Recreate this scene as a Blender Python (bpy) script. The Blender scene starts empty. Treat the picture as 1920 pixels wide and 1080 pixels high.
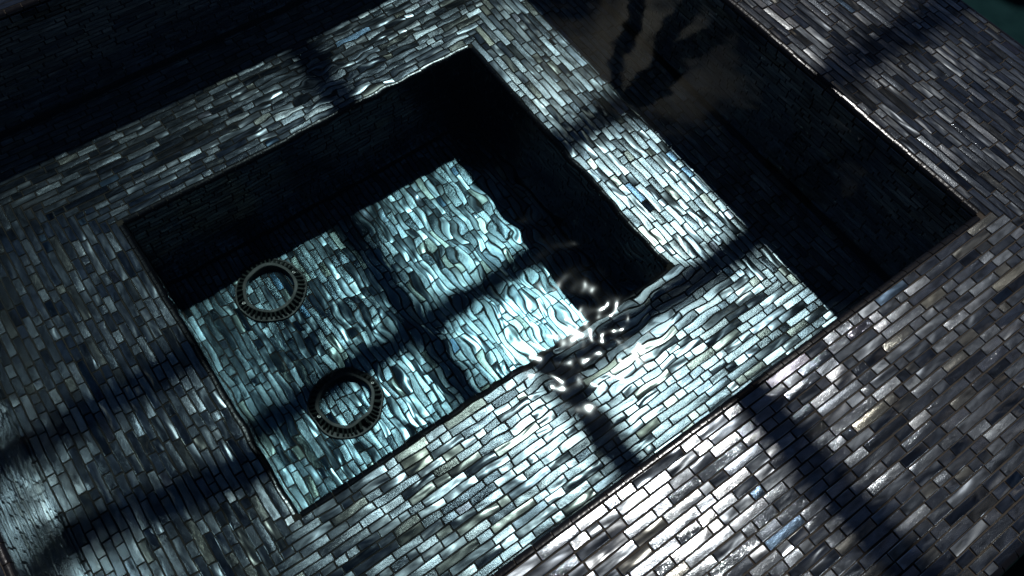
import bpy, bmesh, math, random
import numpy as np
from mathutils import Vector, Matrix

random.seed(11)
rng = np.random.default_rng(11)
sc = bpy.context.scene
COL = sc.collection
PI = math.pi

# ------------------------------------------------------------------ camera
CAM_H = 1.4
cam = bpy.data.cameras.new('camera')
camo = bpy.data.objects.new('camera', cam)
COL.objects.link(camo)
FPX = 1574.03
cam.sensor_width = 36.0
cam.lens = FPX / 1920 * 36.0
cam.clip_start = 0.02
cam.clip_end = 4000
_c = np.array([960., 540.])
_va = np.array([5014., -1960.]) - _c
_vb = np.array([-1495., -2450.]) - _c
_dA = np.array([*_va, FPX]); _dA /= np.linalg.norm(_dA)
_dB = np.array([*_vb, FPX]); _dB -= _dA * _dB.dot(_dA); _dB /= np.linalg.norm(_dB)
_U = np.cross(_dA, _dB)
RW = np.array([_dA, _dB, _U])            # rows: world axes seen from the camera (x right, y down, z forward)
right, up, back = RW @ [1, 0, 0], RW @ [0, -1, 0], RW @ [0, 0, -1]
camo.matrix_world = Matrix(((right[0], up[0], back[0], 0), (right[1], up[1], back[1], 0),
                            (right[2], up[2], back[2], CAM_H), (0, 0, 0, 1)))
sc.camera = camo

# ------------------------------------------------------------------ sun, sky, exposure
SUN_EL, SUN_AZ = math.radians(64.0), math.radians(37.8)
SUN = Vector((math.cos(SUN_EL) * math.cos(SUN_AZ), math.cos(SUN_EL) * math.sin(SUN_AZ), math.sin(SUN_EL)))
sl = bpy.data.lights.new('sun', 'SUN')
sl.energy = 5.0
sl.angle = math.radians(0.53)
sl.color = (1.0, 0.98, 0.95)
suno = bpy.data.objects.new('sun', sl)
COL.objects.link(suno)
suno.location = SUN * 20
suno.rotation_euler = SUN.to_track_quat('Z', 'Y').to_euler()
sl.cycles.is_caustics_light = True

world = bpy.data.worlds.new('World')
sc.world = world
world.use_nodes = True
wt = world.node_tree
wt.nodes.clear()
def wn(t, **k):
    n = wt.nodes.new(t)
    for a, b in k.items(): setattr(n, a, b)
    return n
sky = wn('ShaderNodeTexSky', sky_type='NISHITA', sun_disc=False)
sky.sun_elevation = SUN_EL
sky.sun_rotation = PI / 2 - SUN_AZ
sky.air_density = 0.5; sky.dust_density = 0.0; sky.ozone_density = 1.0; sky.altitude = 2500
bg = wn('ShaderNodeBackground'); bg.inputs['Strength'].default_value = 0.05
wo = wn('ShaderNodeOutputWorld')
tc = wn('ShaderNodeTexCoord')
sep = wn('ShaderNodeSeparateXYZ')
wt.links.new(tc.outputs['Generated'], sep.inputs[0])
mx = wn('ShaderNodeMath', operation='MAXIMUM'); mx.inputs[1].default_value = 0.06
wt.links.new(sep.outputs['Z'], mx.inputs[0])
dv = wn('ShaderNodeVectorMath', operation='DIVIDE')
cmb = wn('ShaderNodeCombineXYZ')
for i in range(3): wt.links.new(mx.outputs[0], cmb.inputs[i])
wt.links.new(tc.outputs['Generated'], dv.inputs[0]); wt.links.new(cmb.outputs[0], dv.inputs[1])
cn = wn('ShaderNodeTexNoise'); cn.inputs['Scale'].default_value = 3.2; cn.inputs['Detail'].default_value = 7
cn.inputs['Roughness'].default_value = 0.58; cn.inputs['Distortion'].default_value = 0.5
cadd = wn('ShaderNodeVectorMath', operation='ADD'); cadd.inputs[1].default_value = (3.1, 1.7, 0)
wt.links.new(dv.outputs[0], cadd.inputs[0]); wt.links.new(cadd.outputs[0], cn.inputs['Vector'])
# one cloud stands where the water mirrors it, thin scattered ones elsewhere
cd = wn('ShaderNodeVectorMath', operation='DISTANCE'); cd.inputs[1].default_value = (.80, .655, 1.0)
wt.links.new(dv.outputs[0], cd.inputs[0])
cm = wn('ShaderNodeMapRange', interpolation_type='SMOOTHSTEP')
cm.inputs[1].default_value = 0.06; cm.inputs[2].default_value = .29; cm.inputs[3].default_value = .28; cm.inputs[4].default_value = 0.0
wt.links.new(cd.outputs['Value'], cm.inputs[0])
ca = wn('ShaderNodeMath', operation='ADD')
wt.links.new(cn.outputs['Fac'], ca.inputs[0]); wt.links.new(cm.outputs[0], ca.inputs[1])
cr = wn('ShaderNodeValToRGB')
cr.color_ramp.elements[0].position = 0.62; cr.color_ramp.elements[1].position = 0.82
wt.links.new(ca.outputs[0], cr.inputs[0])
cmix = wn('ShaderNodeMix', data_type='RGBA')
cmix.inputs['B'].default_value = (36.0, 30.0, 25.0, 1)
wt.links.new(cr.outputs['Color'], cmix.inputs['Factor']); wt.links.new(sky.outputs[0], cmix.inputs['A'])
wt.links.new(cmix.outputs['Result'], bg.inputs['Color']); wt.links.new(bg.outputs[0], wo.inputs[0])

vs = sc.view_settings
vs.view_transform = 'Standard'; vs.look = 'None'; vs.gamma = 1.0; vs.exposure = -1.2
vs.use_curve_mapping = False

sc.render.engine = 'CYCLES'
cy = sc.cycles
cy.caustics_refractive = True; cy.caustics_reflective = True
cy.max_bounces = 5; cy.transmission_bounces = 3; cy.glossy_bounces = 2; cy.diffuse_bounces = 1
cy.sample_clamp_indirect = 6.0
cy.use_denoising = True
cy.blur_glossy = 0.3

# ------------------------------------------------------------------ dimensions (metres)
PX0, PX1, PY0, PY1 = -0.440, 1.393, 0.199, 1.843        # water edge of the coping
BX0, BX1, BY0, BY1 = -0.043, 0.975, 0.589, 1.437        # rim of the sunken basin
ZW, ZL, ZB = -0.030, -0.500, -0.940                     # water, ledge, basin floor
ZG = -0.46                                              # ground outside
PITCH, TILE_H, TILE_T, GAP = 0.0188, 0.0162, 0.0045, 0.0028
NROW_C, NROW_L = 25, 21

# ------------------------------------------------------------------ node helpers / materials
def mat_base(name):
    m = bpy.data.materials.new(name); m.use_nodes = True
    nt = m.node_tree
    b = nt.nodes['Principled BSDF']
    def nd(t, **k):
        n = nt.nodes.new(t)
        for a, v in k.items(): setattr(n, a, v)
        return n
    return m, nt, b, nd, nt.links.new

def make_tile_mat(name='pearl_glass_tile', tint=(1, 1, 1)):
    m, nt, b, nd, ln = mat_base(name)
    oi = nd('ShaderNodeObjectInfo'); geo = nd('ShaderNodeNewGeometry')
    ma = nd('ShaderNodeMath', operation='MULTIPLY_ADD'); ma.inputs[1].default_value = 7.131
    ln(geo.outputs['Random Per Island'], ma.inputs[0]); ln(oi.outputs['Random'], ma.inputs[2])
    fr = nd('ShaderNodeMath', operation='FRACT'); ln(ma.outputs[0], fr.inputs[0])
    wnz = nd('ShaderNodeTexWhiteNoise', noise_dimensions='1D')
    k = nd('ShaderNodeMath', operation='MULTIPLY'); k.inputs[1].default_value = 913.7
    ln(fr.outputs[0], k.inputs[0]); ln(k.outputs[0], wnz.inputs['W'])
    rs = nd('ShaderNodeSeparateColor'); ln(wnz.outputs['Color'], rs.inputs[0])
    r1, r2, r3 = rs.outputs[0], rs.outputs[1], rs.outputs[2]
    off = nd('ShaderNodeVectorMath', operation='SCALE'); off.inputs['Scale'].default_value = 37.0
    ln(wnz.outputs['Color'], off.inputs[0])
    att = nd('ShaderNodeAttribute', attribute_name='tile_co')
    pos = nd('ShaderNodeVectorMath', operation='ADD')
    ln(att.outputs['Vector'], pos.inputs[0]); ln(off.outputs[0], pos.inputs[1])
    lng = nd('ShaderNodeVectorMath', operation='MULTIPLY_ADD'); lng.inputs[1].default_value = (.36, 1, 1)
    ln(att.outputs['Vector'], lng.inputs[0]); ln(off.outputs[0], lng.inputs[2])
    # body colour of the glass, one per tile
    ramp = nd('ShaderNodeValToRGB'); ramp.color_ramp.interpolation = 'CONSTANT'
    cols = [(0.0, (.45, .49, .52)), (.17, (.38, .42, .455)), (.36, (.31, .345, .38)), (.54, (.24, .27, .305)),
            (.66, (.165, .19, .22)), (.73, (.41, .44, .47)), (.82, (.37, .37, .335)), (.87, (.29, .29, .265)),
            (.89, (.60, .63, .65)), (.965, (.11, .165, .235)), (.978, (.28, .28, .325)), (.987, (.43, .42, .355))]
    e = ramp.color_ramp.elements
    e[0].position = 0; e[0].color = (*cols[0][1], 1); e[1].position = cols[1][0]; e[1].color = (*cols[1][1], 1)
    for p, c in cols[2:]:
        q = e.new(p); q.color = (*c, 1)
    ln(r1, ramp.inputs[0])
    # clouding inside the glass
    n1 = nd('ShaderNodeTexNoise'); n1.inputs['Scale'].default_value = 60; n1.inputs['Detail'].default_value = 4
    n1.inputs['Distortion'].default_value = 1.2
    ln(lng.outputs[0], n1.inputs['Vector'])
    mr = nd('ShaderNodeMapRange'); mr.inputs[1].default_value = .3; mr.inputs[2].default_value = .7
    mr.inputs[3].default_value = .45; mr.inputs[4].default_value = 1.35
    ln(n1.outputs['Fac'], mr.inputs[0])
    sc1 = nd('ShaderNodeVectorMath', operation='SCALE')
    ln(ramp.outputs[0], sc1.inputs[0]); ln(mr.outputs[0], sc1.inputs['Scale'])
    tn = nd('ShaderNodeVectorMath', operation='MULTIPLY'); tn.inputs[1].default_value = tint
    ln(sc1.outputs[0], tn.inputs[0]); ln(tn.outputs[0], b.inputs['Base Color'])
    b.inputs['Metallic'].default_value = 0.97
    rr = nd('ShaderNodeMapRange'); rr.inputs[3].default_value = .10; rr.inputs[4].default_value = .24
    ln(r3, rr.inputs[0]); ln(rr.outputs[0], b.inputs['Roughness'])
    # relief: hammered / rippled / wavy according to the tile
    vor = nd('ShaderNodeTexNoise'); vor.inputs['Scale'].default_value = 620; vor.inputs['Detail'].default_value = 1.5
    ln(pos.outputs[0], vor.inputs['Vector'])
    wav = nd('ShaderNodeTexNoise'); wav.inputs['Scale'].default_value = 46; wav.inputs['Detail'].default_value = .6
    wav.inputs['Distortion'].default_value = .35
    ln(lng.outputs[0], wav.inputs['Vector'])
    hs = nd('ShaderNodeMapRange'); hs.interpolation_type = 'SMOOTHSTEP'
    hs.inputs[1].default_value = .35; hs.inputs[2].default_value = .6; hs.inputs[3].default_value = .00002; hs.inputs[4].default_value = .00026
    ln(r2, hs.inputs[0])
    h1 = nd('ShaderNodeMath', operation='MULTIPLY'); ln(vor.outputs['Fac'], h1.inputs[0]); ln(hs.outputs[0], h1.inputs[1])
    ws = nd('ShaderNodeMapRange'); ws.inputs[1].default_value = .2; ws.inputs[2].default_value = .65
    ws.inputs[3].default_value = .0030; ws.inputs[4].default_value = .0009
    ln(r2, ws.inputs[0])
    h2 = nd('ShaderNodeMath', operation='MULTIPLY_ADD'); ln(wav.outputs['Fac'], h2.inputs[0]); ln(ws.outputs[0], h2.inputs[1]); ln(h1.outputs[0], h2.inputs[2])
    bp = nd('ShaderNodeBump'); bp.inputs['Strength'].default_value = 1.0; bp.inputs['Distance'].default_value = 1.0
    ln(h2.outputs[0], bp.inputs['Height']); ln(bp.outputs[0], b.inputs['Normal'])
    return m

def make_grout():
    m, nt, b, nd, ln = mat_base('dark_grout')
    n = nd('ShaderNodeTexNoise'); n.inputs['Scale'].default_value = 180; n.inputs['Detail'].default_value = 5
    r = nd('ShaderNodeValToRGB')
    r.color_ramp.elements[0].color = (.018, .014, .011, 1); r.color_ramp.elements[1].color = (.075, .058, .042, 1)
    g = nd('ShaderNodeNewGeometry'); ln(g.outputs['Position'], n.inputs['Vector'])
    ln(n.outputs['Fac'], r.inputs[0]); ln(r.outputs[0], b.inputs['Base Color'])
    b.inputs['Roughness'].default_value = .85
    bp = nd('ShaderNodeBump'); bp.inputs['Strength'].default_value = .5; bp.inputs['Distance'].default_value = .0008
    ln(n.outputs['Fac'], bp.inputs['Height']); ln(bp.outputs[0], b.inputs['Normal'])
    return m

def make_trim():
    m, nt, b, nd, ln = mat_base('black_glass_trim')
    b.inputs['Base Color'].default_value = (.008, .008, .010, 1)
    n = nd('ShaderNodeTexNoise'); n.inputs['Scale'].default_value = 140
    g = nd('ShaderNodeNewGeometry'); ln(g.outputs['Position'], n.inputs['Vector'])
    r = nd('ShaderNodeMapRange'); r.inputs[3].default_value = .12; r.inputs[4].default_value = .24
    ln(n.outputs['Fac'], r.inputs[0]); ln(r.outputs[0], b.inputs['Roughness'])
    bp = nd('ShaderNodeBump'); bp.inputs['Strength'].default_value = .3; bp.inputs['Distance'].default_value = .001
    ln(n.outputs['Fac'], bp.inputs['Height']); ln(bp.outputs[0], b.inputs['Normal'])
    return m

def make_simple(name, c0, c1, scale, rough, bump=.0, metallic=0., detail=5):
    m, nt, b, nd, ln = mat_base(name)
    n = nd('ShaderNodeTexNoise'); n.inputs['Scale'].default_value = scale; n.inputs['Detail'].default_value = detail
    g = nd('ShaderNodeNewGeometry'); ln(g.outputs['Position'], n.inputs['Vector'])
    r = nd('ShaderNodeValToRGB'); r.color_ramp.elements[0].position = .3; r.color_ramp.elements[1].position = .7
    r.color_ramp.elements[0].color = (*c0, 1); r.color_ramp.elements[1].color = (*c1, 1)
    ln(n.outputs['Fac'], r.inputs[0]); ln(r.outputs[0], b.inputs['Base Color'])
    b.inputs['Roughness'].default_value = rough; b.inputs['Metallic'].default_value = metallic
    if bump:
        bp = nd('ShaderNodeBump'); bp.inputs['Strength'].default_value = .7; bp.inputs['Distance'].default_value = bump
        ln(n.outputs['Fac'], bp.inputs['Height']); ln(bp.outputs[0], b.inputs['Normal'])
    return m

def make_water():
    m = bpy.data.materials.new('clear_water'); m.use_nodes = True
    nt = m.node_tree; nt.nodes.clear()
    g = nt.nodes.new('ShaderNodeBsdfGlass'); g.inputs['IOR'].default_value = 1.333; g.inputs['Roughness'].default_value = 0.045
    o = nt.nodes.new('ShaderNodeOutputMaterial')
    g.inputs['Color'].default_value = (.80, .94, .955, 1)
    nt.links.new(g.outputs[0], o.inputs['Surface'])
    return m

M_TILE_WATER_TINT = make_tile_mat('water_tinted_tile', (.60, .86, .90))  # teal that light takes on in the deeper water, put into the tile colour
M_TILE, M_GROUT, M_TRIM, M_WATER = make_tile_mat(), make_grout(), make_trim(), make_water()
M_GROUND = make_simple('dark_green_ground', (.004, .019, .021), (.008, .030, .032), 14, .9, .002)
M_GROUND.node_tree.nodes['Principled BSDF'].inputs['Specular IOR Level'].default_value = .05
M_PLASTIC = make_simple('olive_grey_plastic', (.030, .038, .033), (.050, .060, .050), 60, .45, .0004)
M_SLOT = make_simple('dark_slot_plastic', (.010, .012, .010), (.018, .02, .018), 60, .6)
M_STEEL = make_simple('screw_steel', (.55, .54, .50), (.75, .73, .68), 300, .3, 0, 1.0)
M_WOOD = make_simple('weathered_timber', (.10, .07, .045), (.20, .15, .10), 9, .8, .004)
M_BARK = make_simple('grey_bark', (.09, .075, .06), (.19, .165, .14), 22, .9, .01)
M_LEAF = make_simple('leaf_green', (.035, .08, .02), (.07, .13, .035), 6, .5)

# ------------------------------------------------------------------ object helpers
def link(o, parent=None):
    COL.objects.link(o)
    if parent is not None: o.parent = parent
    return o
def tag(o, label=None, cat=None, group=None, kind=None):
    if label: o['label'] = label
    if cat: o['category'] = cat
    if group: o['group'] = group
    if kind: o['kind'] = kind
    return o
def mesh_from(name, verts, faces, mat, smooth=False, tiles=False, tco=None):
    me = bpy.data.meshes.new(name)
    me.from_pydata([tuple(v) for v in verts], [], [tuple(f) for f in faces])
    me.materials.append(mat)
    if smooth: me.polygons.foreach_set('use_smooth', [True] * len(me.polygons))
    if tiles:                                       # crisp arris round the top of each tile
        me.update(calc_edges=True)
        ev = np.empty(len(me.edges) * 2, np.int32); me.edges.foreach_get('vertices', ev)
        k = (ev.reshape(-1, 2) % 16) // 4
        tc_ = me.attributes.new('tile_co', 'FLOAT_VECTOR', 'POINT')
        tc_.data.foreach_set('vector', np.asarray(verts if tco is None else tco, np.float32).ravel())
        at = me.attributes.new('sharp_edge', 'BOOLEAN', 'EDGE')
        at.data.foreach_set('value', ((k[:, 0] <= 2) & (k[:, 1] <= 2)))
    me.update()
    return me
def box_obj(name, x0, x1, y0, y1, z0, z1, mat, parent=None):
    v = [(x, y, z) for z in (z0, z1) for y in (y0, y1) for x in (x0, x1)]
    f = [(0, 2, 3, 1), (4, 5, 7, 6), (0, 1, 5, 4), (2, 6, 7, 3), (0, 4, 6, 2), (1, 3, 7, 5)]
    o = link(bpy.data.objects.new(name, mesh_from(name, v, f, mat)), parent)
    o.cycles.is_caustics_receiver = True
    return o

def project(P):
    """pixel of a point, seen through the flat water when it lies under it"""
    x, y, z = P
    if z < ZW - 1e-4:
        r = math.hypot(x, y) + 1e-9; d, h = ZW - z, CAM_H - ZW
        lo, hi = 0., r
        for _ in range(30):
            m = (lo + hi) / 2
            if m / math.hypot(m, h) > 1.333 * (r - m) / math.hypot(r - m, d): hi = m
            else: lo = m
        x, y, z = x / r * m, y / r * m, ZW
    v = RW.T @ np.array([x, y, z - CAM_H])
    if v[2] <= 0.01: return None
    return 960 + FPX * v[0] / v[2], 540 + FPX * v[1] / v[2]

# ------------------------------------------------------------------ tiles
def tile_shape(L, H, jit):
    """pillowed tile centred on the origin: length along x, top at z = 0"""
    hx, hy = L / 2, H / 2
    c = [(-1, -1), (1, -1), (1, 1), (-1, 1)]
    jj = [(jit.uniform(-.0006, .0006), jit.uniform(-.0005, .0005)) for _ in c]
    pil = jit.uniform(-.00008, .00022)
    rings = [(0.0, -TILE_T), (0.0, -.0009), (.0008, -.0001), (.0050, pil)]
    v = []
    for ins, z in rings:
        for (sx, sy), (jx, jy) in zip(c, jj):
            v.append((sx * (hx - ins) + jx, sy * (hy - ins) + jy, z + jit.uniform(-.00007, .00007) * (ins > .001)))
    f = []
    for k in range(3):
        for i in range(4):
            a, b_ = k * 4 + i, k * 4 + (i + 1) % 4
            f.append((a, b_, b_ + 4, a + 4))
    f.append((12, 13, 14, 15))
    return v, f

LENS = [.026, .036, .049, .064, .083, .106]
LENW = [.13, .20, .20, .20, .16, .11]
NVAR = 4
SHAPES = {(i, k): tile_shape(L - GAP, TILE_H, random.Random(100 * i + k)) for i, L in enumerate(LENS) for k in range(NVAR)}
TMESH = {key: mesh_from('tile', v, f, M_TILE, True, True) for key, (v, f) in SHAPES.items()}

def rows_to_tiles(rows, rnd):
    """rows: (start, direction, length) -> list of (centre, dir, shape key, length scale)"""
    out = []
    for start, d, total in rows:
        t = 0.0
        pos = []
        first = True
        while t < total - .012:
            i = rnd.choices(range(6), LENW)[0]
            L = LENS[i]
            if first: L_use = L * rnd.uniform(.45, 1.0); first = False
            else: L_use = L * rnd.uniform(.94, 1.06)
            if total - t - L_use < .016: L_use = total - t
            pos.append((t, L_use))
            t += L_use
        for t0, L in pos:
            i = min(range(6), key=lambda q: abs(LENS[q] - L))
            sx = max(.2, (L - GAP) / (LENS[i] - GAP))
            c = start + d * (t0 + L / 2)
            out.append((c, d, (i, rnd.randrange(NVAR)), sx))
    return out

def lay(parent, tiles, normal, rnd, nparts=300, tilt=1.0, single=True, mat=None, tmesh=None):
    """tiles laid on a plane with this normal; the largest in view are parts, the rest one joined part"""
    n = Vector(normal)
    items = []
    for c, d, key, sx in tiles:
        p = project(c) if single else None
        score = -1
        if p and -25 < p[0] < 1945 and -25 < p[1] < 1105:
            score = LENS[key[0]] * sx / (CAM_H - c.z) ** 2
        yv = n.cross(d)
        R = Matrix((d, yv, n)).transposed()
        E = Matrix.Rotation(math.radians(rnd.gauss(0, tilt)), 3, 'X') @ Matrix.Rotation(math.radians(rnd.gauss(0, tilt * .6)), 3, 'Y') @ Matrix.Rotation(math.radians(rnd.gauss(0, .35)), 3, 'Z')
        RR = R @ E
        cc = c + n * rnd.uniform(-.0005, .0003) + yv * rnd.gauss(0, .00025)
        items.append((score, cc, RR, key, sx))
    items.sort(key=lambda q: -q[0])
    k = min(nparts, sum(1 for q in items if q[0] > 0)) if single else 0
    for s, cc, RR, key, sx in items[:k]:
        o = bpy.data.objects.new('tile', (tmesh or TMESH)[key])
        M4 = RR.to_4x4() @ Matrix.Diagonal((sx, 1, 1, 1)); M4.translation = cc
        o.matrix_world = M4
        link(o, parent)
        o.cycles.is_caustics_receiver = True
    rest = items[k:]
    if rest:
        V, F, base, T = [], [], 0, []
        for s, cc, RR, key, sx in rest:
            v, f = SHAPES[key]
            A = np.array(v) * [sx, 1, 1]
            T.append(A); V.append(A @ np.array(RR).T + np.array(cc)); F.extend([tuple(i + base for i in q) for q in f]); base += len(v)
        o = bpy.data.objects.new('tile_mosaic', mesh_from('tile_mosaic', np.vstack(V), F, mat or M_TILE, True, True, np.vstack(T)))
        tag(o, kind='stuff')
        link(o, parent)
        o.cycles.is_caustics_receiver = True
    return k

def trim_shape(L, R=.0140):
    """quarter round bar along x; rounded top edge faces +y"""
    prof = [(-R * .62, -.012), (-R * .62, -.0006), (-R * .5, .0007), (-R * .34, .00045)]
    for a in np.linspace(82, 0, 7):
        prof.append((-R * .3 + R * .68 * math.cos(math.radians(a)), -R * .7 + (R * .7) * math.sin(math.radians(a)) + .0002))
    prof.append((R * .38, -.012))
    v = [(x, y, z) for x in (-L / 2, L / 2) for y, z in prof]
    n = len(prof)
    f = [(i, (i + 1) % n, n + (i + 1) % n, n + i) for i in range(n)]
    f = [q[::-1] for q in f] + [tuple(range(n)), tuple(range(2 * n - 1, n - 1, -1))]
    return v, f
TRIM_L = .038
_tv, _tf = trim_shape(TRIM_L - .0022)
TRIM_ME = mesh_from('edge_trim', _tv, _tf, M_TRIM)
def lay_trim(parent, p0, p1, inward, z, rnd):
    """row of rounded trim bars from p0 to p1; their rounded side looks along inward"""
    p0, p1 = Vector((*p0, z)), Vector((*p1, z))
    d = (p1 - p0).normalized(); inw = Vector((*inward, 0))
    if d.cross(inw).z < 0: p0, p1, d = p1, p0, -d
    tot = (p1 - p0).length
    n = max(1, round(tot / TRIM_L)); s = tot / n
    for i in range(n):
        o = bpy.data.objects.new('edge_trim', TRIM_ME)
        R = Matrix((d, inw, Vector((0, 0, 1)))).transposed() @ Matrix.Rotation(math.radians(rnd.gauss(0, 1.6)), 3, 'X') @ Matrix.Rotation(math.radians(rnd.gauss(0, .4)), 3, 'Z')
        M4 = R.to_4x4() @ Matrix.Diagonal((s / TRIM_L, 1, 1, 1)); M4.translation = p0 + d * (s * (i + .5)) - inw * .0050
        o.matrix_world = M4
        link(o, parent)
        o.cycles.is_caustics_receiver = True

X, Y, Z = Vector((1, 0, 0)), Vector((0, 1, 0)), Vector((0, 0, 1))
def ring_rows(side, rect, n, z, first):
    """rows of one side of a rectangular border laid outward from rect"""
    x0, x1, y0, y1 = rect
    rows = []
    for k in range(n):
        o0 = first + k * PITCH; oc = o0 + PITCH / 2; o1 = o0 + PITCH
        if side == 'near': rows.append((Vector((x0 - o1, y0 - oc, z)), X, x1 - x0 + 2 * o1))
        if side == 'far': rows.append((Vector((x0 - o1, y1 + oc, z)), X, x1 - x0 + 2 * o1))
        if side == 'left': rows.append((Vector((x0 - oc, y0 - o0, z)), Y, y1 - y0 + 2 * o0))
        if side == 'right': rows.append((Vector((x1 + oc, y0 - o0, z)), Y, y1 - y0 + 2 * o0))
    return rows

SIDES = {'near': ((0, 1)), 'far': ((0, -1)), 'left': ((1, 0)), 'right': ((-1, 0))}
POOL = (PX0, PX1, PY0, PY1); BASIN = (BX0, BX1, BY0, BY1)
FIRST = .0145
CW = FIRST + NROW_C * PITCH

# ------------------------------------------------------------------ ground
gx0, gx1, gy0, gy1 = PX0 - CW - .004, PX1 + CW + .004, PY0 - CW - .004, PY1 + CW + .004
G = 1500.
gv = [(-G, -G, ZG), (G, -G, ZG), (G, G, ZG), (-G, G, ZG), (gx0 + .02, gy0 + .02, ZG), (gx1 - .02, gy0 + .02, ZG), (gx1 - .02, gy1 - .02, ZG), (gx0 + .02, gy1 - .02, ZG)]
gf = [(0, 1, 5, 4), (1, 2, 6, 5), (2, 3, 7, 6), (3, 0, 4, 7)]
tag(link(bpy.data.objects.new('ground', mesh_from('ground', gv, gf, M_GROUND))), 'dark green ground beyond the outer edge of the tiled coping', 'ground', kind='structure')

# ------------------------------------------------------------------ coping, pool walls, ledge, basin
rnd = random.Random(5)
g = .0035
cop_label = {
    'near': 'dry silver grey mosaic coping in the sun along the near edge of the pool',
    'right': 'dry dark mosaic coping along the right edge, rows running down to the corner',
    'left': 'narrow bit of dry coping at the lower left corner of the picture',
    'far': 'bit of dry coping at the upper left corner of the picture'}
led_label = {
    'near': 'bright underwater mosaic ledge between the near coping and the sunken basin',
    'right': 'underwater mosaic ledge to the right of the sunken basin, half of it in black shadow',
    'left': 'dim underwater mosaic ledge to the left of the sunken basin with shadow bands',
    'far': 'dim underwater mosaic ledge behind the sunken basin, running up to the top edge'}
wall_label = {
    'near': 'submerged tiled wall under the near coping', 'right': 'black shaded tiled wall under the right coping',
    'left': 'submerged tiled wall with fine rows at the lower left', 'far': 'black shaded tiled wall under the far coping'}
for side, inw in SIDES.items():
    x0, x1, y0, y1 = POOL
    # coping slab
    ext = CW + .002
    rects = {'near': (x0 - ext, x1 + ext, y0 - ext, y0 - g), 'far': (x0 - ext, x1 + ext, y1 + g, y1 + ext),
             'left': (x0 - ext, x0 - g, y0 - g + .0002, y1 + g - .0002), 'right': (x1 + g, x1 + ext, y0 - g + .0002, y1 + g - .0002)}
    a, b_, c, d = rects[side]
    cop = box_obj('coping_' + side, a, b_, c, d, -.05, -.0030, M_GROUT)
    tag(cop, cop_label[side], 'coping', kind='structure')
    lay(cop, rows_to_tiles(ring_rows(side, POOL, NROW_C, 0, FIRST), rnd), (0, 0, 1), rnd)
    ends = {'near': ((x0, y0), (x1, y0)), 'far': ((x0, y1), (x1, y1)), 'left': ((x0, y0), (x0, y1)), 'right': ((x1, y0), (x1, y1))}
    lay_trim(cop, *ends[side], inw, 0, rnd)
    e2 = CW + .0065
    oends = {'near': ((x0 - e2, y0 - e2), (x1 + e2, y0 - e2)), 'far': ((x0 - e2, y1 + e2), (x1 + e2, y1 + e2)),
             'left': ((x0 - e2, y0 - e2), (x0 - e2, y1 + e2)), 'right': ((x1 + e2, y0 - e2), (x1 + e2, y1 + e2))}
    if side in ('near', 'right'): lay_trim(cop, *oends[side], (-inw[0], -inw[1]), 0, rnd)
    # pool wall below the coping, inner face
    t = .04
    wr = {'near': (x0 - t, x1 + t, y0 - t, y0 - g), 'far': (x0 - t, x1 + t, y1 + g, y1 + t),
          'left': (x0 - t, x0 - g, y0 - g, y1 + g), 'right': (x1 + g, x1 + t, y0 - g, y1 + g)}
    a, b_, c, d = wr[side]
    w = box_obj('wall_' + side, a, b_, c, d, -.56, -.0502, M_GROUT)
    tag(w, wall_label[side], 'wall', kind='structure')
    wrows = []
    nz = int((-.013 - ZL) / PITCH)
    for k in range(nz):
        z = -.013 - (k + .5) * PITCH
        st = {'near': Vector((x0, y0, z)), 'far': Vector((x0, y1, z)), 'left': Vector((x0, y0, z)), 'right': Vector((x1, y0, z))}[side]
        wrows.append((st, X if side in ('near', 'far') else Y, (x1 - x0) if side in ('near', 'far') else (y1 - y0)))
    lay(w, rows_to_tiles(wrows, rnd), (*inw, 0), rnd, tilt=1.4, single=False)
    # outer wall down to the ground
    orr = {'near': (x0 - ext + .01, x1 + ext - .01, y0 - ext + .01, y0 - ext + .09), 'far': (x0 - ext + .01, x1 + ext - .01, y1 + ext - .09, y1 + ext - .01),
           'left': (x0 - ext + .01, x0 - ext + .09, y0 - ext + .092, y1 + ext - .092), 'right': (x1 + ext - .09, x1 + ext - .01, y0 - ext + .092, y1 + ext - .092)}
    a, b_, c, d = orr[side]
    ow = box_obj('outer_wall_' + side, a, b_, c, d, ZG - .05, -.0502, M_GROUT)
    tag(ow, 'outer wall carrying the %s coping down to the ground' % side, 'wall', kind='structure')
    # ledge block
    bx0, bx1, by0, by1 = BASIN
    L = {'near': (x0 - .03, x1 + .03, y0 - .03, by0 - g), 'far': (x0 - .03, x1 + .03, by1 + g, y1 + .03),
         'left': (x0 - .03, bx0 - g, by0 - g + .0002, by1 + g - .0002), 'right': (bx1 + g, x1 + .03, by0 - g + .0002, by1 + g - .0002)}
    a, b_, c, d = L[side]
    led = box_obj('ledge_' + side, a, b_, c, d, ZB - .06, ZL - .0030, M_GROUT)
    tag(led, led_label[side], 'ledge', kind='structure')
    lay(led, rows_to_tiles(ring_rows(side, BASIN, NROW_L, ZL, FIRST), rnd), (0, 0, 1), rnd)
    lends = {'near': ((bx0, by0), (bx1, by0)), 'far': ((bx0, by1), (bx1, by1)), 'left': ((bx0, by0), (bx0, by1)), 'right': ((bx1, by0), (bx1, by1))}
    lay_trim(led, *lends[side], inw, ZL, rnd)
    wrows = []
    for k in range(int((ZL - .013 - ZB) / PITCH)):
        z = ZL - .013 - (k + .5) * PITCH
        st = {'near': Vector((bx0, by0, z)), 'far': Vector((bx0, by1, z)), 'left': Vector((bx0, by0, z)), 'right': Vector((bx1, by0, z))}[side]
        wrows.append((st, X if side in ('near', 'far') else Y, (bx1 - bx0) if side in ('near', 'far') else (by1 - by0)))
    lay(led, rows_to_tiles(wrows, rnd), (*inw, 0), rnd, tilt=1.4, single=False)

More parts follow.
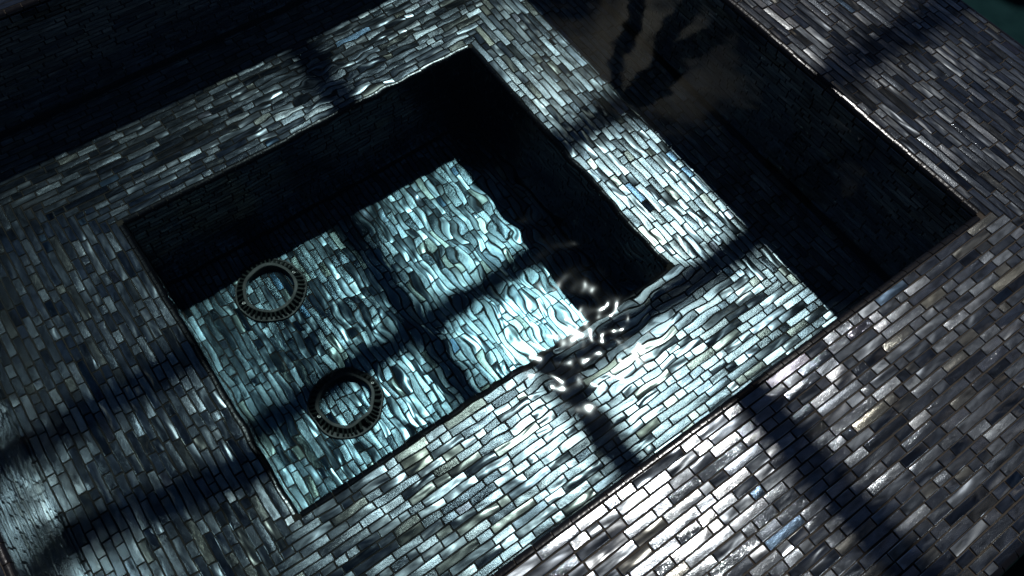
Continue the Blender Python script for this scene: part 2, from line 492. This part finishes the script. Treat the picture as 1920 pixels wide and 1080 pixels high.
fl = box_obj('basin_floor', BX0 - .03, BX1 + .03, BY0 - .03, BY1 + .03, ZB - .08, ZB - .0030, M_GROUT)
tag(fl, 'lit mosaic floor of the sunken basin, tiles coloured with the teal of the water, far and right parts in shadow', 'basin floor', kind='structure')
frows = [(Vector((BX0 + .002 + (k + .5) * PITCH, BY0, ZB)), Y, BY1 - BY0) for k in range(int((BX1 - BX0 - .002) / PITCH))]
TMESH_WATER_TINT = {key: mesh_from('tile', v, f, M_TILE_WATER_TINT, True, True) for key, (v, f) in SHAPES.items()}
lay(fl, rows_to_tiles(frows, rnd), (0, 0, 1), rnd, mat=M_TILE_WATER_TINT, tmesh=TMESH_WATER_TINT)

# ------------------------------------------------------------------ water
def waves(xx, yy):
    r = np.random.default_rng(23)
    def field(n, l0, l1, slope):
        h = np.zeros_like(xx)
        for _ in range(n):
            lam = math.exp(r.uniform(math.log(l0), math.log(l1)))
            k = 2 * PI / lam; a = r.uniform(0, 2 * PI)
            h += np.sin(k * (xx * math.cos(a) + yy * math.sin(a)) + r.uniform(0, 2 * PI)) / k
        return h * slope * math.sqrt(2.0 / n)
    def bump(cx, cy, sx, sy): return np.exp(-((xx - cx) / sx) ** 2 - ((yy - cy) / sy) ** 2)
    big = field(26, .16, .42, .004)
    mid = field(60, .045, .11, .030)
    fine = field(60, .022, .05, .05)
    tiny = field(50, .012, .024, .05)
    e_mid = .10 + .70 * bump(.62, .72, .22, .18) + .75 * bump(.54, 1.28, .22, .11) + .45 * bump(.28, .62, .42, .3) + .85 * bump(.60, .41, .26, .12)
    e_fine = .025 + .16 * bump(.64, .55, .17, .13) + .14 * bump(.60, .80, .2, .16) + .30 * bump(.48, 1.29, .2, .07) + .20 * bump(.53, .40, .12, .08)
    e_tiny = .10 * bump(.55, .42, .10, .08)
    return big + mid * e_mid + fine * e_fine + tiny * e_tiny
def make_water_obj():
    nx, ny = 600, 540
    xs = np.linspace(PX0 - .012, PX1 + .012, nx); ys = np.linspace(PY0 - .012, PY1 + .012, ny)
    xx, yy = np.meshgrid(xs, ys)
    zz = ZW + waves(xx, yy)
    top = np.stack([xx, yy, zz], -1).reshape(-1, 3)
    idx = np.arange(nx * ny).reshape(ny, nx)
    q = np.stack([idx[:-1, :-1], idx[:-1, 1:], idx[1:, 1:], idx[1:, :-1]], -1).reshape(-1, 4)
    n = len(top)
    bot = np.array([(xs[0], ys[0], ZB - .02), (xs[-1], ys[0], ZB - .02), (xs[-1], ys[-1], ZB - .02), (xs[0], ys[-1], ZB - .02)])
    faces = [tuple(f) for f in q]
    faces.append((n + 3, n + 2, n + 1, n))
    faces.append((n, n + 1) + tuple(idx[0, ::-1])); faces.append((n + 2, n + 3) + tuple(idx[-1, :]))
    faces.append((n + 3, n) + tuple(idx[:, 0])); faces.append((n + 1, n + 2) + tuple(idx[::-1, -1]))
    me = mesh_from('water', np.vstack([top, bot]), faces, M_WATER)
    sm = np.zeros(len(me.polygons), bool); sm[:len(q)] = True
    me.polygons.foreach_set('use_smooth', sm)
    o = link(bpy.data.objects.new('water', me))
    o.cycles.is_caustics_caster = True
    tag(o, 'clear rippling pool water with sun glints', 'water', kind='structure')
make_water_obj()

# ------------------------------------------------------------------ drain covers on the basin floor
def lathe(prof, n=64):
    v, f = [], []
    for i in range(n):
        a = 2 * PI * i / n
        v += [(r * math.cos(a), r * math.sin(a), z) for r, z in prof]
    m = len(prof)
    for i in range(n):
        j = (i + 1) % n
        for k in range(m):
            k2 = (k + 1) % m
            f.append((i * m + k, j * m + k, j * m + k2, i * m + k2))
    return v, f
def drain(cx, cy, label, sa):
    root = link(bpy.data.objects.new('drain_cover', None)); root.location = (cx, cy, ZB)
    root.empty_display_size = .05
    tag(root, label, 'drain cover', 'round drain covers on the basin floor')
    def part(name, v, f, mat, smooth=False):
        o = link(bpy.data.objects.new(name, mesh_from(name, v, f, mat, smooth)), root)
        o.cycles.is_caustics_receiver = True
        return o
    part('ring_plate', *lathe([(.0655, .0005), (.0660, .026), (.0670, .0285), (.0745, .0285), (.0755, .0275), (.0755, .024), (.074, .023), (.073, .0005)]), M_PLASTIC)
    part('base_flange', *lathe([(.074, .0006), (.074, .0045), (.0925, .0045), (.0935, .0085), (.0970, .0085), (.0990, .0006)]), M_PLASTIC)
    part('slot_core', *lathe([(.0735, .004), (.0735, .0225), (.0750, .0225), (.0750, .004)]), M_SLOT)
    n = 40
    for i in range(n):
        a = 2 * PI * i / n
        ca, sn = math.cos(a), math.sin(a); w = .0022
        v = []
        for r, z in ((.0755, .0042), (.0945, .0042), (.0900, .0200), (.0755, .0272)):
            for s in (-w, w): v.append((r * ca - s * sn, r * sn + s * ca, z))
        f = [(0, 2, 3, 1), (2, 4, 5, 3), (4, 6, 7, 5), (6, 0, 1, 7), (0, 6, 4, 2), (1, 3, 5, 7)]
        part('fin', v, f, M_PLASTIC)
    for s in (0, PI):
        a = sa + s
        hx, hy = .0800 * math.cos(a), .0800 * math.sin(a)
        v, f = lathe([(.0016, .0225), (.0016, .0298), (.0030, .0312), (.0050, .0306), (.0058, .0225)], 16)
        part('screw', [(x + hx, y + hy, z) for x, y, z in v], f, M_STEEL, True)
drain(.188, 1.268, 'round dark drain cover half in the shadow of the far basin wall', .02)
drain(.190, .872, 'round dark drain cover in the sun nearer the front of the basin', .03)

# ------------------------------------------------------------------ pergola overhead: its beams throw the shadow bars
SA = (SUN.x / SUN.z, SUN.y / SUN.z)
HB = 6.4
root = link(bpy.data.objects.new('pergola', None)); root.location = (2.4, 2.0, ZG)
tag(root, 'timber pergola beams above the pool, seen as shadow bars and dark reflections', 'pergola')
def beam(name, p0, p1, w, h):
    p0, p1 = Vector(p0), Vector(p1)
    d = (p1 - p0).normalized()
    s = d.cross(Z); s = s.normalized() if s.length > .01 else X.copy()
    u = s.cross(d)
    v = []
    for p in (p0, p1):
        for a, b_ in ((-1, -1), (1, -1), (1, 1), (-1, 1)):
            v.append(p + s * (a * w / 2) + u * (b_ * h / 2) - root.location)
    f = [(0, 1, 2, 3), (7, 6, 5, 4), (0, 4, 5, 1), (1, 5, 6, 2), (2, 6, 7, 3), (3, 7, 4, 0)]
    return link(bpy.data.objects.new(name, mesh_from(name, v, f, M_WOOD)), root)
for ys, xl in ((.635, .80 + SA[0] * HB), (1.145, -3.2)):
    y = ys + SA[1] * HB
    beam('beam', (xl, y, HB), (7.0, y, HB), .082, .09)
beam('brace', (.16 + SA[0] * HB, .82 + SA[1] * HB, HB), (-3.2, 1.95 + SA[1] * HB, HB), .085, .09)
x = .762 + SA[0] * HB
beam('rafter', (x, -2.6, HB + .09), (x, 5.4, HB + .09), .082, .085)
for (px, py) in ((6.9, .635 + SA[1] * HB), (-3.1, 1.145 + SA[1] * HB), (6.9, 1.145 + SA[1] * HB)):
    beam('post', (px, py, ZG), (px, py, HB - .046), .1, .1)


# ------------------------------------------------------------------ tree beside the pool: its limbs are mirrored in the water
HW = CAM_H - ZW
def mirrored(wx, wy, h):
    k = (HW + h) / HW
    return Vector((wx * k, wy * k, h + ZW))
TREE = Vector((5.7, 2.75, ZG))
tree = link(bpy.data.objects.new('tree', None)); tree.location = TREE
tag(tree, 'bare limbed tree with leaf tufts, mirrored as dark wavy streaks in the water', 'tree')
def tube(name, pts, radii, mat, seed, n=9):
    r = random.Random(seed)
    pts = [Vector(p) for p in pts]
    P, R = [], []
    for i in range(len(pts) - 1):                      # smooth subdivision with a little wander
        a = pts[max(0, i - 1)]; b_ = pts[i]; c = pts[i + 1]; d = pts[min(len(pts) - 1, i + 2)]
        for t in (0, .25, .5, .75):
            q = .5 * ((2 * b_) + (c - a) * t + (2 * a - 5 * b_ + 4 * c - d) * t * t + (3 * b_ - a - 3 * c + d) * t ** 3)
            P.append(q + Vector((r.gauss(0, .012), r.gauss(0, .012), r.gauss(0, .012)))); R.append(radii[i] * (1 - t) + radii[i + 1] * t)
    P.append(pts[-1]); R.append(radii[-1])
    v, f = [], []
    for i, p in enumerate(P):
        d = (P[min(i + 1, len(P) - 1)] - P[max(i - 1, 0)]).normalized()
        s = d.cross(Z if abs(d.z) < .95 else X).normalized(); u = s.cross(d)
        for k in range(n):
            a = 2 * PI * k / n; rr = R[i] * r.uniform(.9, 1.1)
            v.append(p + s * (rr * math.cos(a)) + u * (rr * math.sin(a)) - TREE)
    for i in range(len(P) - 1):
        for k in range(n):
            f.append((i * n + k, i * n + (k + 1) % n, (i + 1) * n + (k + 1) % n, (i + 1) * n + k))
    f.append(tuple(range(n))[::-1]); f.append(tuple((len(P) - 1) * n + k for k in range(n)))
    return link(bpy.data.objects.new(name, mesh_from(name, v, f, mat, True)), tree)
fork = Vector((5.75, 2.8, 1.15))
tube('trunk', [TREE, (5.66, 2.74, .3), fork], [.17, .13, .11], M_BARK, 1)
A_ = mirrored(1.56, .98, 2.0); B_ = mirrored(1.62, .60, 2.0)
tube('limb', [fork, A_], [.10, .08], M_BARK, 2); tube('limb', [fork, B_], [.10, .08], M_BARK, 3)
ends = []
for k, (root_p, W, h0, h1) in enumerate([
        (A_, [(1.36, 1.20), (1.232, 1.10), (1.126, 1.0), (1.00, .885)], 2.9, 3.9), (A_, [(1.379, 1.002), (1.183, .941), (1.03, .865)], 3.0, 3.9),
        (A_, [(1.403, .905), (1.246, .895), (1.05, .845)], 3.0, 3.9),
        (B_, [(1.43, .632), (1.302, .586), (1.18, .515)], 3.0, 3.9), (B_, [(1.42, .469), (1.294, .468), (1.16, .458)], 3.0, 3.9),
        (B_, [(1.41, .500), (1.306, .494), (1.165, .472)], 3.0, 3.9)]):
    n = len(W)
    pts = [root_p] + [mirrored(*w, h0 + (h1 - h0) * i / (n - 1)) for i, w in enumerate(W)]
    tube('limb', pts, [.09] + [.085 - .005 * i for i in range(n)], M_BARK, 10 + k)
    ends.append(pts[-1])
lr = random.Random(9)
for k, e in enumerate(ends):
    v, f = [], []
    for i in range(26):
        d = Vector((lr.gauss(0, 1), lr.gauss(0, 1), lr.gauss(.25, .8))).normalized()
        L = lr.uniform(.08, .20); w = L * .16
        s = d.cross(Vector((lr.gauss(0, 1), lr.gauss(0, 1), lr.gauss(0, 1)))).normalized()
        b0 = e + d * lr.uniform(.0, .05) - TREE
        q = [b0, b0 + d * L * .45 + s * w, b0 + d * L + Vector((0, 0, -.04)), b0 + d * L * .45 - s * w]
        m = len(v); v += q; f.append((m, m + 1, m + 2, m + 3))
    link(bpy.data.objects.new('crown', mesh_from('crown', v, f, M_LEAF)), tree)
